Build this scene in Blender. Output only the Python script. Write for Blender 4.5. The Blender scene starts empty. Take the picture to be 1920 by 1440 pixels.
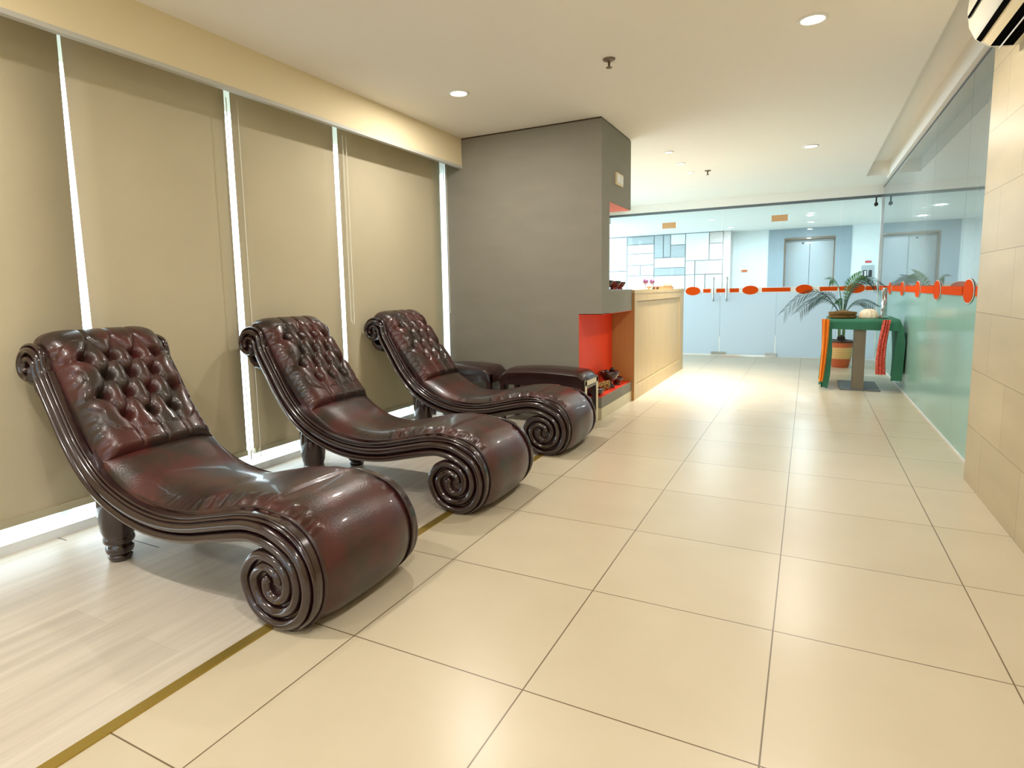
import bpy, bmesh, math, random
from mathutils import Vector, Matrix, noise
random.seed(7)
D = bpy.data
COL = bpy.context.scene.collection
PI = math.pi

# ------------------------------------------------------------------ materials
def lin(c):
    return tuple((x/12.92 if x <= .04045 else ((x+.055)/1.055)**2.4) for x in [v/255 for v in c])

def mat(name, rgb, rough=.5, metal=0., coat=0., var=0., scale=8., bump=0., bscale=40., ior=1.5, emit=None, es=0., rgb2=None, stretch=None, sharp=False):
    m = D.materials.new(name); m.use_nodes = True
    nt = m.node_tree; N = nt.nodes; L = nt.links
    p = N['Principled BSDF']
    c = lin(rgb) + (1,)
    p.inputs['Base Color'].default_value = c
    p.inputs['Roughness'].default_value = rough
    p.inputs['Metallic'].default_value = metal
    p.inputs['Coat Weight'].default_value = coat
    p.inputs['Coat Roughness'].default_value = .08
    p.inputs['IOR'].default_value = ior
    tc = N.new('ShaderNodeTexCoord'); vec = tc.outputs['Object']
    if stretch:
        mp = N.new('ShaderNodeMapping'); mp.inputs['Scale'].default_value = stretch
        L.new(vec, mp.inputs['Vector']); vec = mp.outputs['Vector']
    if rgb2 or var:
        n = N.new('ShaderNodeTexNoise'); n.inputs['Scale'].default_value = scale
        n.inputs['Detail'].default_value = 5; L.new(vec, n.inputs['Vector'])
        cr = N.new('ShaderNodeValToRGB')
        cr.color_ramp.elements[0].position = .42 if sharp else .3
        cr.color_ramp.elements[1].position = .6 if sharp else .7
        c2 = (lin(rgb2) + (1,)) if rgb2 else tuple(x*(1-var) for x in c[:3]) + (1,)
        cr.color_ramp.elements[0].color = c2; cr.color_ramp.elements[1].color = c
        L.new(n.outputs['Fac'], cr.inputs['Fac']); L.new(cr.outputs['Color'], p.inputs['Base Color'])
    if bump:
        n2 = N.new('ShaderNodeTexNoise'); n2.inputs['Scale'].default_value = bscale; n2.inputs['Detail'].default_value = 4
        L.new(vec, n2.inputs['Vector'])
        b = N.new('ShaderNodeBump'); b.inputs['Strength'].default_value = bump; b.inputs['Distance'].default_value = .01
        L.new(n2.outputs['Fac'], b.inputs['Height']); L.new(b.outputs['Normal'], p.inputs['Normal'])
    if emit:
        p.inputs['Emission Color'].default_value = lin(emit) + (1,); p.inputs['Emission Strength'].default_value = es
    return m

def brick_mat(name, rgb, rgb2, mortar, w, h, ms, off, shift, axes, rough, freq=2, bump=.15, grain=None):
    m = mat(name, rgb, rough)
    nt = m.node_tree; N = nt.nodes; L = nt.links; p = N['Principled BSDF']
    tc = N.new('ShaderNodeTexCoord'); sp = N.new('ShaderNodeSeparateXYZ'); cb = N.new('ShaderNodeCombineXYZ')
    L.new(tc.outputs['Object'], sp.inputs[0])
    for k, a in enumerate(axes):
        ad = N.new('ShaderNodeMath'); ad.operation = 'SUBTRACT'; ad.inputs[1].default_value = shift[k]
        L.new(sp.outputs[a], ad.inputs[0]); L.new(ad.outputs[0], cb.inputs[k])
    br = N.new('ShaderNodeTexBrick'); br.offset = off; br.offset_frequency = freq; br.squash = 1
    br.inputs['Scale'].default_value = 1; br.inputs['Brick Width'].default_value = w; br.inputs['Row Height'].default_value = h
    br.inputs['Mortar Size'].default_value = ms; br.inputs['Mortar Smooth'].default_value = .1
    br.inputs['Color1'].default_value = lin(rgb) + (1,); br.inputs['Color2'].default_value = lin(rgb2) + (1,)
    br.inputs['Mortar'].default_value = lin(mortar) + (1,)
    L.new(cb.outputs[0], br.inputs['Vector'])
    n = N.new('ShaderNodeTexNoise'); n.inputs['Scale'].default_value = 1.0; n.inputs['Detail'].default_value = 6
    mp = N.new('ShaderNodeMapping'); mp.inputs['Scale'].default_value = grain or (3, 3, 3)
    L.new(tc.outputs['Object'], mp.inputs['Vector']); L.new(mp.outputs['Vector'], n.inputs['Vector'])
    cr = N.new('ShaderNodeValToRGB'); cr.color_ramp.elements[0].position = .3; cr.color_ramp.elements[1].position = .7
    g = .80 if grain else .94
    cr.color_ramp.elements[0].color = (g, g*.99, g*.97, 1); cr.color_ramp.elements[1].color = (1, 1, 1, 1)
    L.new(n.outputs['Fac'], cr.inputs['Fac'])
    mx = N.new('ShaderNodeMix'); mx.data_type = 'RGBA'; mx.blend_type = 'MULTIPLY'; mx.inputs['Factor'].default_value = 1
    L.new(br.outputs['Color'], mx.inputs['A']); L.new(cr.outputs['Color'], mx.inputs['B'])
    L.new(mx.outputs['Result'], p.inputs['Base Color'])
    b = N.new('ShaderNodeBump'); b.inputs['Strength'].default_value = bump; b.inputs['Distance'].default_value = .003; b.invert = True
    L.new(br.outputs['Fac'], b.inputs['Height']); L.new(b.outputs['Normal'], p.inputs['Normal'])
    return m

def glass_mat(name, tint=(.93, .98, .98), refl=1.0):
    m = D.materials.new(name); m.use_nodes = True
    nt = m.node_tree; N = nt.nodes; L = nt.links; N.clear()
    o = N.new('ShaderNodeOutputMaterial'); t = N.new('ShaderNodeBsdfTransparent'); t.inputs[0].default_value = tint + (1,)
    g = N.new('ShaderNodeBsdfGlossy'); g.inputs['Roughness'].default_value = 0.01
    f = N.new('ShaderNodeFresnel'); f.inputs[0].default_value = 1.5
    ge = N.new('ShaderNodeNewGeometry'); mu = N.new('ShaderNodeMath'); mu.operation = 'SUBTRACT'; mu.inputs[0].default_value = 1; L.new(ge.outputs['Backfacing'], mu.inputs[1])
    m2 = N.new('ShaderNodeMath'); m2.operation = 'MULTIPLY'; L.new(mu.outputs[0], m2.inputs[0]); L.new(f.outputs[0], m2.inputs[1]); f = m2
    x = N.new('ShaderNodeMixShader'); L.new(f.outputs[0], x.inputs[0]); L.new(t.outputs[0], x.inputs[1]); L.new(g.outputs[0], x.inputs[2])
    L.new(x.outputs[0], o.inputs[0]); return m

def frost_mat(name, rgb, trans=.5, rough=.25, ior=1.5, spec=1.):
    m = D.materials.new(name); m.use_nodes = True
    nt = m.node_tree; N = nt.nodes; L = nt.links; N.clear()
    o = N.new('ShaderNodeOutputMaterial')
    d = N.new('ShaderNodeBsdfDiffuse'); d.inputs[0].default_value = lin(rgb) + (1,)
    t = N.new('ShaderNodeBsdfTranslucent'); t.inputs[0].default_value = lin(rgb) + (1,)
    g = N.new('ShaderNodeBsdfGlossy'); g.inputs['Roughness'].default_value = rough
    f = N.new('ShaderNodeFresnel'); f.inputs[0].default_value = ior
    ge = N.new('ShaderNodeNewGeometry'); mu = N.new('ShaderNodeMath'); mu.operation = 'SUBTRACT'; mu.inputs[0].default_value = 1; L.new(ge.outputs['Backfacing'], mu.inputs[1])
    m2 = N.new('ShaderNodeMath'); m2.operation = 'MULTIPLY'; L.new(mu.outputs[0], m2.inputs[0]); L.new(f.outputs[0], m2.inputs[1]); f = m2
    a = N.new('ShaderNodeMixShader'); a.inputs[0].default_value = trans
    L.new(d.outputs[0], a.inputs[1]); L.new(t.outputs[0], a.inputs[2])
    x = N.new('ShaderNodeMixShader'); L.new(f.outputs[0], x.inputs[0]); L.new(a.outputs[0], x.inputs[1]); L.new(g.outputs[0], x.inputs[2])
    L.new(x.outputs[0], o.inputs[0]); return m

M = {}
M['tile'] = brick_mat('floor_tile', (203, 192, 168), (198, 187, 163), (112, 96, 72), .597, .603, .0022, 0, (-.657, 1.364), ('X', 'Y'), .3)
M['laminate'] = brick_mat('floor_laminate', (212, 204, 190), (203, 194, 180), (186, 174, 154), 1.2, .19, .0006, .37, (.3, -3.02), ('Y', 'X'), .38, grain=(26, 1.6, 1), bump=.05)
M['walltile'] = brick_mat('wall_tile', (202, 187, 152), (195, 179, 144), (150, 132, 98), .62, .31, .002, .5, (4.05, 0), ('Y', 'Z'), .42, grain=(1, 1.2, 5))
M['ceil'] = mat('ceiling_paint', (246, 242, 235), .9)
M['ceil_cool'] = mat('lobby_ceiling_paint', (226, 234, 238), .9)
M['cream'] = mat('cream_paint', (228, 214, 178), .8)
M['trimgrey'] = mat('grey_trim_paint', (190, 190, 182), .6)
M['grey'] = mat('grey_wall_paint', (138, 134, 122), .8, var=.08, scale=3, bump=.08, bscale=60, stretch=(1, 1, 3))
M['greydark'] = mat('dark_reveal', (66, 50, 34), .8)
M['orange'] = mat('orange_paint', (236, 62, 22), .5)
M['orange_lit'] = mat('orange_paint_lit', (240, 110, 84), .6)  # orange paint made paler: the light on the underside is put into its colour
M['white'] = mat('white_paint', (236, 238, 238), .6)
M['whitemetal'] = mat('white_aluminium', (225, 230, 232), .4)
M['steel'] = mat('brushed_steel', (196, 200, 202), .3, 1.)
M['darksteel'] = mat('dark_track', (100, 108, 114), .5, .1)
M['brass'] = mat('brass_strip', (176, 150, 70), .35, .7)
M['blind'] = mat('blind_fabric', (198, 188, 162), .85, var=.06, scale=3, bump=.15, bscale=500)
M['hem'] = mat('blind_hem', (176, 168, 140), .6)
M['cord'] = mat('blind_cord', (232, 226, 206), .5)
M['leather'] = mat('oxblood_leather', (72, 31, 29), .33, coat=.25, rgb2=(44, 33, 28), scale=5.5, bump=.12, bscale=150, sharp=True)
M['leather_dark'] = mat('dark_leather', (52, 28, 26), .33, coat=.3, var=.3, scale=6, bump=.1, bscale=150)
M['carved'] = mat('polished_dark_wood', (44, 20, 22), .22, coat=.9, var=.4, scale=14)
M['wood'] = mat('oak_veneer', (206, 180, 132), .4, var=.14, scale=3, stretch=(14, 14, .7))
M['wood_dark'] = mat('oak_veneer_edge', (182, 134, 74), .4, var=.14, scale=3, stretch=(14, 14, .7))
M['lamp'] = mat('lamp_diffuser', (255, 244, 220), .5, emit=(255, 238, 205), es=14)
M['lampcool'] = mat('lamp_diffuser_cool', (255, 255, 255), .5, emit=(240, 250, 255), es=14)
M['glass'] = glass_mat('clear_glass')
M['frost'] = frost_mat('frosted_film', (216, 228, 236), .5, .2)
M['frostteal'] = frost_mat('teal_frosted_film', (172, 218, 210), .12, .12, 1.35)
M['darkglass'] = mat('back_painted_glass', (120, 136, 138), .02, ior=2.1)
M['decal'] = mat('orange_decal', (216, 76, 16), .9, ior=1.15)
M['decalw'] = mat('white_decal_edge', (238, 238, 232), .4)
M['tan'] = mat('tan_patch_fitting', (206, 160, 110), .4, .2)
M['lobbywall'] = mat('lobby_white_paint', (226, 236, 240), .6)
M['lobbygrey'] = mat('lobby_grey_cladding', (150, 168, 180), .35)
M['bronze'] = mat('bronze_jamb', (126, 112, 96), .35, .2)
M['liftdoor'] = mat('lift_door_steel', (186, 198, 206), .32, .3)
M['panelw'] = mat('panel_white', (222, 232, 236), .3)
M['panelg'] = mat('panel_grey', (172, 184, 190), .3, var=.1, scale=2, stretch=(1, 1, 9))
M['panelb'] = mat('panel_beige', (206, 200, 196), .3, var=.1, scale=2, stretch=(1, 1, 9))
M['joint'] = mat('panel_joint', (140, 148, 154), .6)
M['green'] = mat('green_cloth', (50, 118, 92), .8, var=.2, scale=6)
M['orangecloth'] = mat('orange_cloth', (244, 140, 34), .8, var=.15, scale=10)
M['redcloth'] = mat('red_patterned_cloth', (200, 62, 50), .8, rgb2=(222, 120, 104), scale=70, sharp=True)
M['taupe'] = mat('taupe_post', (122, 112, 96), .45)
M['black'] = mat('black_plastic', (22, 22, 24), .4)
M['frond'] = mat('palm_leaf', (58, 116, 44), .45, var=.35, scale=9)
M['frond2'] = mat('palm_leaf_dark', (34, 74, 58), .5, var=.3, scale=9)
M['stem'] = mat('palm_stem', (86, 108, 56), .6)
M['soil'] = mat('soil', (52, 40, 34), .9, var=.4, scale=30)
M['terracotta'] = mat('terracotta_glaze', (196, 96, 54), .5)
M['potcream'] = mat('cream_glaze', (232, 200, 140), .5, rgb2=(204, 150, 84), scale=4, stretch=(.2, .2, 30))
M['basket'] = mat('woven_rattan', (132, 98, 44), .8, var=.5, scale=60, bump=.6, bscale=120)
M['shell'] = mat('cream_shell', (240, 224, 196), .5, var=.1, scale=10)
M['silver'] = mat('silver_glass', (196, 200, 200), .12, .9, var=.4, scale=30)
M['redceramic'] = mat('red_brown_ceramic', (150, 46, 34), .2, coat=.6, rgb2=(60, 24, 20), scale=20, sharp=True)
M['darkceramic'] = mat('dark_ceramic', (58, 32, 28), .25, coat=.5)
M['gold'] = mat('striped_gold_shell', (214, 180, 112), .3, .3, rgb2=(112, 76, 34), scale=3, stretch=(1, 60, 1), sharp=True)
M['purple'] = mat('purple_candy', (132, 88, 130), .35)
M['plinth'] = mat('cream_tile_plinth', (214, 202, 170), .4)
M['void'] = mat('matt_black_void', (9, 9, 9), 1., ior=1.05)  # near-black colour put in for the shade inside gaps and recesses
M['red_led'] = mat('red_display', (120, 30, 40), .4, emit=(200, 60, 60), es=.6)

def make_translucent(m, rgb, fac):
    nt = m.node_tree; N = nt.nodes; L = nt.links
    t = N.new('ShaderNodeBsdfTranslucent'); t.inputs[0].default_value = lin(rgb) + (1,)
    x = N.new('ShaderNodeMixShader'); x.inputs[0].default_value = fac
    L.new(N['Principled BSDF'].outputs[0], x.inputs[1]); L.new(t.outputs[0], x.inputs[2]); L.new(x.outputs[0], N['Material Output'].inputs[0])
make_translucent(M['blind'], (214, 196, 156), .13)

# ------------------------------------------------------------------ helpers
def link(name, me, m, parent=None, loc=None):
    o = D.objects.new(name, me); COL.objects.link(o)
    for x in (m if isinstance(m, (list, tuple)) else [m]): me.materials.append(x)
    if parent: o.parent = parent
    if loc: o.location = loc
    return o

def fin(name, bm, m, parent=None, smooth=False, loc=None, auto=None, bevel=0, seg=2, recalc=True):
    if bevel:
        bmesh.ops.bevel(bm, geom=[e for e in bm.edges if len(e.link_faces) == 2 and e.calc_face_angle(0) > .5], offset=bevel, segments=seg, profile=.5, affect='EDGES', clamp_overlap=True)
    if recalc: bmesh.ops.recalc_face_normals(bm, faces=bm.faces[:])
    me = D.meshes.new(name); bm.to_mesh(me); bm.free()
    if smooth:
        for p in me.polygons: p.use_smooth = True
    o = link(name, me, m, parent, loc)
    if auto or (bevel and not smooth):
        for p in me.polygons: p.use_smooth = True
        try: me.set_sharp_from_angle(angle=auto or .6)
        except Exception: pass
    return o

def box(bm, x0, x1, y0, y1, z0, z1, mi=0):
    v = [bm.verts.new((x, y, z)) for z in (z0, z1) for y in (y0, y1) for x in (x0, x1)]
    fs = [(0, 2, 3, 1), (4, 5, 7, 6), (0, 1, 5, 4), (2, 6, 7, 3), (0, 4, 6, 2), (1, 3, 7, 5)]
    for f in fs:
        q = bm.faces.new([v[i] for i in f]); q.material_index = mi
    return v

def BX(name, b, m, parent=None, bevel=0, loc=None):
    bm = bmesh.new()
    for q in (b if isinstance(b[0], (tuple, list)) else [b]): box(bm, *q)
    return fin(name, bm, m, parent, bevel=bevel, loc=loc)

def lathe(bm, prof, seg=32, c=(0, 0, 0), mis=None):
    rings = []
    for r, z in prof:
        if r < 1e-5: rings.append([bm.verts.new((c[0], c[1], c[2]+z))])
        else: rings.append([bm.verts.new((c[0]+r*math.cos(2*PI*k/seg), c[1]+r*math.sin(2*PI*k/seg), c[2]+z)) for k in range(seg)])
    for i in range(len(rings)-1):
        a, b = rings[i], rings[i+1]
        for k in range(seg):
            k2 = (k+1) % seg
            if len(a) == 1 and len(b) == 1: continue
            if len(a) == 1: f = bm.faces.new((a[0], b[k2], b[k]))
            elif len(b) == 1: f = bm.faces.new((a[k], a[k2], b[0]))
            else: f = bm.faces.new((a[k], a[k2], b[k2], b[k]))
            if mis: f.material_index = mis[i]

def crom(pts, n=10, closed=False):
    out = []; P = [Vector(p) for p in pts]; m = len(P)
    for i in range(m-1):
        p0 = P[i-1] if i > 0 else P[i]*2-P[i+1]
        p1, p2 = P[i], P[i+1]
        p3 = P[i+2] if i+2 < m else P[i+1]*2-P[i]
        for k in range(n):
            t = k/n
            out.append(.5*((2*p1)+(p2-p0)*t+(2*p0-5*p1+4*p2-p3)*t*t+(3*p1-p0-3*p2+p3)*t**3))
    out.append(P[-1]); return out

def tube(bm, pts, r, seg=10, rf=None):
    pts = [Vector(p) for p in pts]; n = len(pts); prev = None; up = Vector((.123, .456, .88)).normalized()
    for i, p in enumerate(pts):
        t = (pts[min(i+1, n-1)]-pts[max(i-1, 0)]).normalized()
        if i == 0:
            u = t.cross(up).normalized()
        else:
            u = (u - t*u.dot(t)).normalized()
        w = t.cross(u)
        rr = rf(i/(n-1)) if rf else r
        ring = [bm.verts.new(p+(u*math.cos(2*PI*k/seg)+w*math.sin(2*PI*k/seg))*rr) for k in range(seg)]
        if prev:
            for k in range(seg): bm.faces.new((prev[k], prev[(k+1) % seg], ring[(k+1) % seg], ring[k]))
        else: bm.faces.new(ring[::-1])
        prev = ring
    bm.faces.new(prev)

def tag(o, label, cat, group=None):
    o['label'] = label; o['category'] = cat
    if group: o['group'] = group
    return o
def struct(o):
    o['kind'] = 'structure'; return o
def empty(name, loc, label=None, cat=None, group=None, rz=0):
    o = D.objects.new(name, None); COL.objects.link(o); o.location = loc; o.rotation_euler = (0, 0, rz); o.empty_display_size = .1
    if label: tag(o, label, cat, group)
    return o
def kids(o): return [c for c in D.objects if c.parent == o]
def dup(o, parent=None):
    c = o.copy(); COL.objects.link(c)
    if parent: c.parent = parent
    for k in kids(o): dup(k, c)
    return c

# ------------------------------------------------------------------ room shell
YB = -2.4; ZC = 2.455; YG = 10.05; YL = 14.5; ZL = 2.31
struct(BX('floor', (-1.524, 3.0, YB, 15.3, -.1, 0), M['tile']))
struct(BX('floor', [(-3.5, -1.562, YB, 4.76, -.1, 0.001)], M['laminate']))
struct(BX('floor', [(-5.2, -1.524, 4.76, 15.3, -.1, 0)], M['tile']))
struct(BX('trim_1', (-1.562, -1.5235, YB, 4.76, -.02, .005), M['brass'], bevel=.002))
struct(BX('trim_11', [(-2.677, -2.493, 1.511, 1.516, .0005, .0016), (-3.03, -2.96, 1.376, 1.380, .0005, .0016)], M['black']))
# ceiling with the raised slot along the right
struct(BX('ceiling', [(-3.5, .60, YB, YG+.1, ZC, ZC+.2), (.60, .98, 9.07, YG+.1, ZC, ZC+.2)], M['ceil']))
struct(BX('ceiling', [(.59, 1.1, YB, 9.3, 2.62, 2.75), (.85, .98, YB, 9.3, 2.44, 2.62)], M['ceil']))
struct(BX('ceiling', (-5.2, 3.0, YG+.1, 15.3, ZL, ZL+.2), M['ceil_cool']))
struct(BX('wall_back', [(-3.5, -2.6, YB-.2, YB, 0, 2.8), (.4, 1.1, YB-.2, YB, 0, 2.8), (-2.6, .4, YB-.2, YB, 0, .5), (-2.6, .4, YB-.2, YB, 2.2, 2.8)], M['cream']))
w5 = struct(BX('added_fill_window', [(-2.6, -2.55, YB-.12, YB-.06, .5, 2.2), (.35, .4, YB-.12, YB-.06, .5, 2.2), (-1.13, -1.07, YB-.12, YB-.06, .5, 2.2)], M['whitemetal']))  # unseen window added behind the camera to bring in soft fill light
BX('frosted_pane', (-2.55, .35, YB-.1, YB-.09, .5, 2.2), M['frost'], w5)
struct(BX('wall_right', (.81, .98, YB, 4.05, 0, 2.63), M['walltile']))
# left pelmet over the blinds
struct(BX('trim_2', [(-2.83, -2.80, YB, 4.73, 2.215, ZC)], M['cream']))
struct(BX('trim_3', [(-2.83, -2.797, YB, 4.73, 2.195, 2.2155)], M['trimgrey']))
# beam over the far glass
struct(BX('trim_4', [(-3.5, .98, YG-.04, YG+.14, 2.335, ZC)], M['ceil']))
# left outside wall : solid behind camera, frame at floor, window
struct(BX('wall_left', [(-3.5, -3.1, YB, -.6, 0, ZC), (-3.5, -3.06, YB, 6.0, 2.33, ZC+.1), (-3.5, -3.06, 6.0, YG+.1, 2.2, ZC+.1), (-3.5, -3.06, 4.9, 6.0, 0, ZC), (-3.5, -3.06, 6.0, YG+.1, -.1, .35)], M['white']))
w1 = struct(BX('window_1', [(-3.14, -3.03, -.6, 4.72, 0, .045), (-3.25, -3.15, -.6, 4.9, 2.2, 2.34)], M['whitemetal']))
for y in (.6, 1.49, 2.34, 3.24, 4.3):
    BX('window_frame', (-3.25, -3.17, y-.025, y+.025, .045, 2.3), M['whitemetal'], w1)
BX('glass_pane', (-3.215, -3.205, -.6, 4.9, .045, 2.3), M['glass'], w1)
w2 = struct(BX('window_2', [(-3.2, -3.06, 6.0, YG, .35, .42), (-3.2, -3.06, 6.0, YG, 2.13, 2.2)], M['whitemetal']))
for y in (6.05, 7.0, 7.95, 8.9, 9.95):
    BX('window_frame', (-3.2, -3.1, y-.04, y+.04, .42, 2.13), M['whitemetal'], w2)
BX('glass_pane', (-3.155, -3.145, 6.0, YG, .42, 2.13), M['glass'], w2)

# grey block with the two openings
gb = [(-2.98, -1.502, 4.73, 4.945, .89, ZC-.012),      # pier seen from the front, upper part
      (-2.98, -1.70, 4.73, 5.68, 0, .89),              # lower part left of the niche
      (-2.98, -1.502, 4.945, 5.61, 1.82, ZC-.012),     # lintel
      (-2.3, -1.502, 4.945, 5.68, .885, 1.085),       # ledge
      ]
struct(BX('wall_middle', gb, M['grey']))
struct(BX('trim_5', [(-2.98, -1.508, 4.736, 5.60, ZC-.014, ZC+.005)], M['greydark']))
BXo = struct(BX('trim_6', [(-1.7, -1.697, 4.731, 5.68, .19, .885), (-1.70, -1.504, 4.735, 5.68, .8815, .8845)], M['orange']))
struct(BX('trim_7', [(-2.9, -1.506, 4.95, 5.605, 1.8165, 1.8195)], M['orange_lit']))
bm = bmesh.new(); box(bm, -1.70, -1.504, 4.735, 5.682, .10, .187)
struct(fin('trim_8', bm, M['grey'], bevel=.012))
struct(BX('trim_9', (-1.70, -1.502, 4.732, 5.682, 0, .098), M['plinth']))
struct(BX('trim_10', (-1.70, -1.512, 4.743, 5.682, .1875, .191), M['orange']))

# ------------------------------------------------------------------ far glass partition
gx0, gx1 = -2.78, .886
w3 = struct(BX('window_3', [(gx0-.3, gx1, YG-.02, YG+.03, 2.30, 2.335)], M['darksteel']))
for a, b in ((gx0-.3, -2.0), (-.425, .38), (.38, .884)):
    BX('glass_pane', (a+.004, b-.004, YG, YG+.01, 1.03, 2.3), M['glass'], w3)
    BX('frosted_pane', (a+.004, b-.004, YG, YG+.01, 0.005, 1.03), M['frost'], w3)
BX('corner_channel', (.868, .886, YG-.02, YG+.02, 0, 2.3), M['whitemetal'], w3)
doors = []
for n, (a, b, hx) in enumerate(((-2.0, -1.245, -1.34), (-1.235, -.43, -1.14))):
    d = struct(BX('door_%d' % (n+1), (a, b, YG, YG+.012, 1.03, 2.295), M['glass'])); doors.append(d)
    BX('frosted_pane', (a, b, YG, YG+.012, .02, 1.03), M['frost'], d)
    bm = bmesh.new(); tube(bm, crom([(hx, YG, .90), (hx, YG-.055, .90), (hx, YG-.055, 1.22), (hx, YG, 1.22)], 6), .013, 10)
    fin('pull_handle', bm, M['steel'], d, smooth=True)
    px = (-2.16, -1.94) if n == 0 else (-.53, -.31)
    BX('patch_fitting', (px[0], px[1], YG-.018, YG+.03, 2.06, 2.15), M['tan'], d, bevel=.006)
    fx = -1.36 if n == 0 else -.56
    BX('floor_fitting', (fx, fx+(.22 if n == 0 else .16), YG-.018, YG+.03, .012, .06), M['steel'], d, bevel=.004)
bm = bmesh.new()
def bandY(x0, x1): box(bm, x0, x1, YG-.006, YG-.002, 1.005, 1.065)
for a, b in ((-1.50, -1.385), (-1.30, -1.17), (-1.10, -.965), (-.635, -.24), (.15, .38), (.40, .49), (.73, .865)): bandY(a, b)
fin('decal_band', bm, M['decal'], w3)
bm = bmesh.new(); box(bm, -1.51, .868, YG-.003, YG-.001, .995, 1.075); fin('decal_border', bm, M['decalw'], w3)
def oval(cx, plane='Y', parent=None, rx=.115, rz=.068):
    for nm, k, off, m in (('decal_oval_border', 1.08, .004, M['decalw']), ('decal_oval', 1., .008, M['decal'])):
        bm = bmesh.new(); vs = []
        for s in (0, .002):
            vs.append([bm.verts.new((cx+rx*k*math.cos(t*PI/16), YG-off-s, 1.035+rz*k*math.sin(t*PI/16))) if plane == 'Y' else
                       bm.verts.new((gx1-off-s, cx+rx*k*math.cos(t*PI/16), 1.035+rz*k*math.sin(t*PI/16))) for t in range(32)])
        bm.faces.new(vs[0]); bm.faces.new(vs[1])
        for t in range(32): bm.faces.new((vs[0][t], vs[0][(t+1) % 32], vs[1][(t+1) % 32], vs[1][t]))
        fin(nm, bm, m, parent)
for x in (-1.66, -.80, -.055, .61): oval(x, 'Y', w3)

# ------------------------------------------------------------------ right glass partition
w4 = struct(BX('window_4', [(gx1-.004, gx1+.03, 4.05, YG, 2.425, 2.434), ], M['darksteel']))
BX('silicone_joint', (gx1-.006, gx1+.01, 4.055, YG-.02, 0, .014), M['whitemetal'], w4)
ys = [4.055, 4.9, 6.1, 7.3, 8.6, YG-.02]
for a, b in zip(ys, ys[1:]):
    BX('glass_pane', (gx1, gx1+.012, a+.002, b-.002, 1.03, 2.425), M['darkglass'], w4)
    BX('frosted_pane', (gx1, gx1+.012, a+.002, b-.002, .012, 1.03), M['frostteal'], w4)
struct(BX('wall_outer', [(.98, 1.1, 4.05, YG+.1, 0, 2.7)], M['lobbygrey']))
bm = bmesh.new()
for a, b in ((4.2, 4.45), (4.8, 5.48), (5.8, 6.40), (6.72, 7.40), (7.72, 8.46), (8.78, 9.9)): box(bm, gx1-.006, gx1-.002, a, b, 1.005, 1.065)
fin('decal_band', bm, M['decal'], w4)
for y in (4.62, 5.64, 6.56, 7.56, 8.62): oval(y, 'X', w4, .13, .072)

# ------------------------------------------------------------------ lobby
lw = [(-1.54, -.81, YL, YL+.2, 0, ZL), (.76, 3.0, YL, YL+.2, 0, ZL), (3.0, 3.2, YG, 15.3, 0, ZL), (.98, 3.0, YG, YG+.12, 0, ZL)]
struct(BX('wall_lobby', lw, M['lobbywall']))
struct(BX('wall_lobby', [(-.81, -.50, YL-.02, YL+.35, 0, ZL), (.47, .76, YL-.02, YL+.35, 0, ZL), (-.50, .47, YL-.02, YL+.35, 2.11, ZL)], M['lobbygrey']))
struct(BX('wall_lobby', [(-1.69, -1.54, 14.0, YL+.2, 0, ZL)], M['panelb']))
struct(BX('wall_lobby', [(-5.2, -5.0, YG, 10.7, 0, ZL), (-5.2, -5.0, 13.6, 14.2, 0, ZL), (-5.2, -5.0, 10.7, 13.6, 2.1, ZL), (-5.2, -3.1, YG-.15, YG+.1, 0, ZL)], M['lobbywall']))
lift = struct(BX('door_3', [(-.50, -.47, YL-.01, YL+.32, 0, 2.11), (-.47, .47, YL-.03, YL+.32, 2.075, 2.115), (.45, .47, YL, YL+.32, 0, 2.08)], M['bronze']))
BX('door_panel', (-.47, -.008, YL+.22, YL+.26, 0, 2.08), M['liftdoor'], lift)
BX('door_panel', (.0, .45, YL+.22, YL+.26, 0, 2.08), M['liftdoor'], lift)
BX('door_gap_backing', (-.03, .03, YL+.265, YL+.27, 0, 2.08), M['void'], lift)  # matt black strip added behind the panels to darken the gap
BX('floor_indicator', (-.16, -.12, YL+.21, YL+.22, 1.99, 2.02), M['black'], lift)
# panelled wall
rects = [(-3.81, -3.2, 2.12, 2.285, 1), (-3.81, -3.2, 1.905, 2.10, 0), (-3.81, -3.2, 1.64, 1.89, 0), (-3.5, -3.2, 1.40, 1.625, 0), (-3.81, -3.52, 1.40, 1.625, 0), (-3.81, -3.2, .9, 1.385, 0),
         (-3.18, -2.99, 1.79, 2.29, 1), (-2.97, -2.83, 1.80, 2.29, 1), (-2.81, -2.50, 2.07, 2.29, 0), (-2.81, -2.50, 1.785, 2.05, 1), (-3.18, -2.50, 1.56, 1.775, 0), (-3.18, -2.50, 1.385, 1.545, 1), (-3.18, -2.5, .9, 1.37, 0),
         (-2.48, -1.99, 1.70, 2.295, 0), (-1.97, -1.70, 2.06, 2.295, 2), (-1.97, -1.70, 1.70, 2.045, 0), (-2.48, -2.29, 1.39, 1.685, 0), (-2.27, -1.70, 1.39, 1.685, 2),
         (-2.48, -2.29, .9, 1.375, 0), (-2.27, -2.07, .9, 1.375, 0), (-2.05, -1.70, .9, 1.375, 2), (-5.0, -3.83, .9, 1.5, 0), (-5.0, -4.4, 1.52, 2.29, 1), (-4.38, -3.83, 1.52, 2.29, 0)]
bm = bmesh.new()
for a, b, c, d, k in rects: box(bm, a, b, 13.985, 14.02, c, d, k)
pw = struct(BX('wall_lobby', [(-5.0, -1.691, 14.005, 14.2, 0, ZL)], M['joint']))
fin('wall_panelling', bm, [M['panelw'], M['panelg'], M['panelb']], pw)
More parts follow.
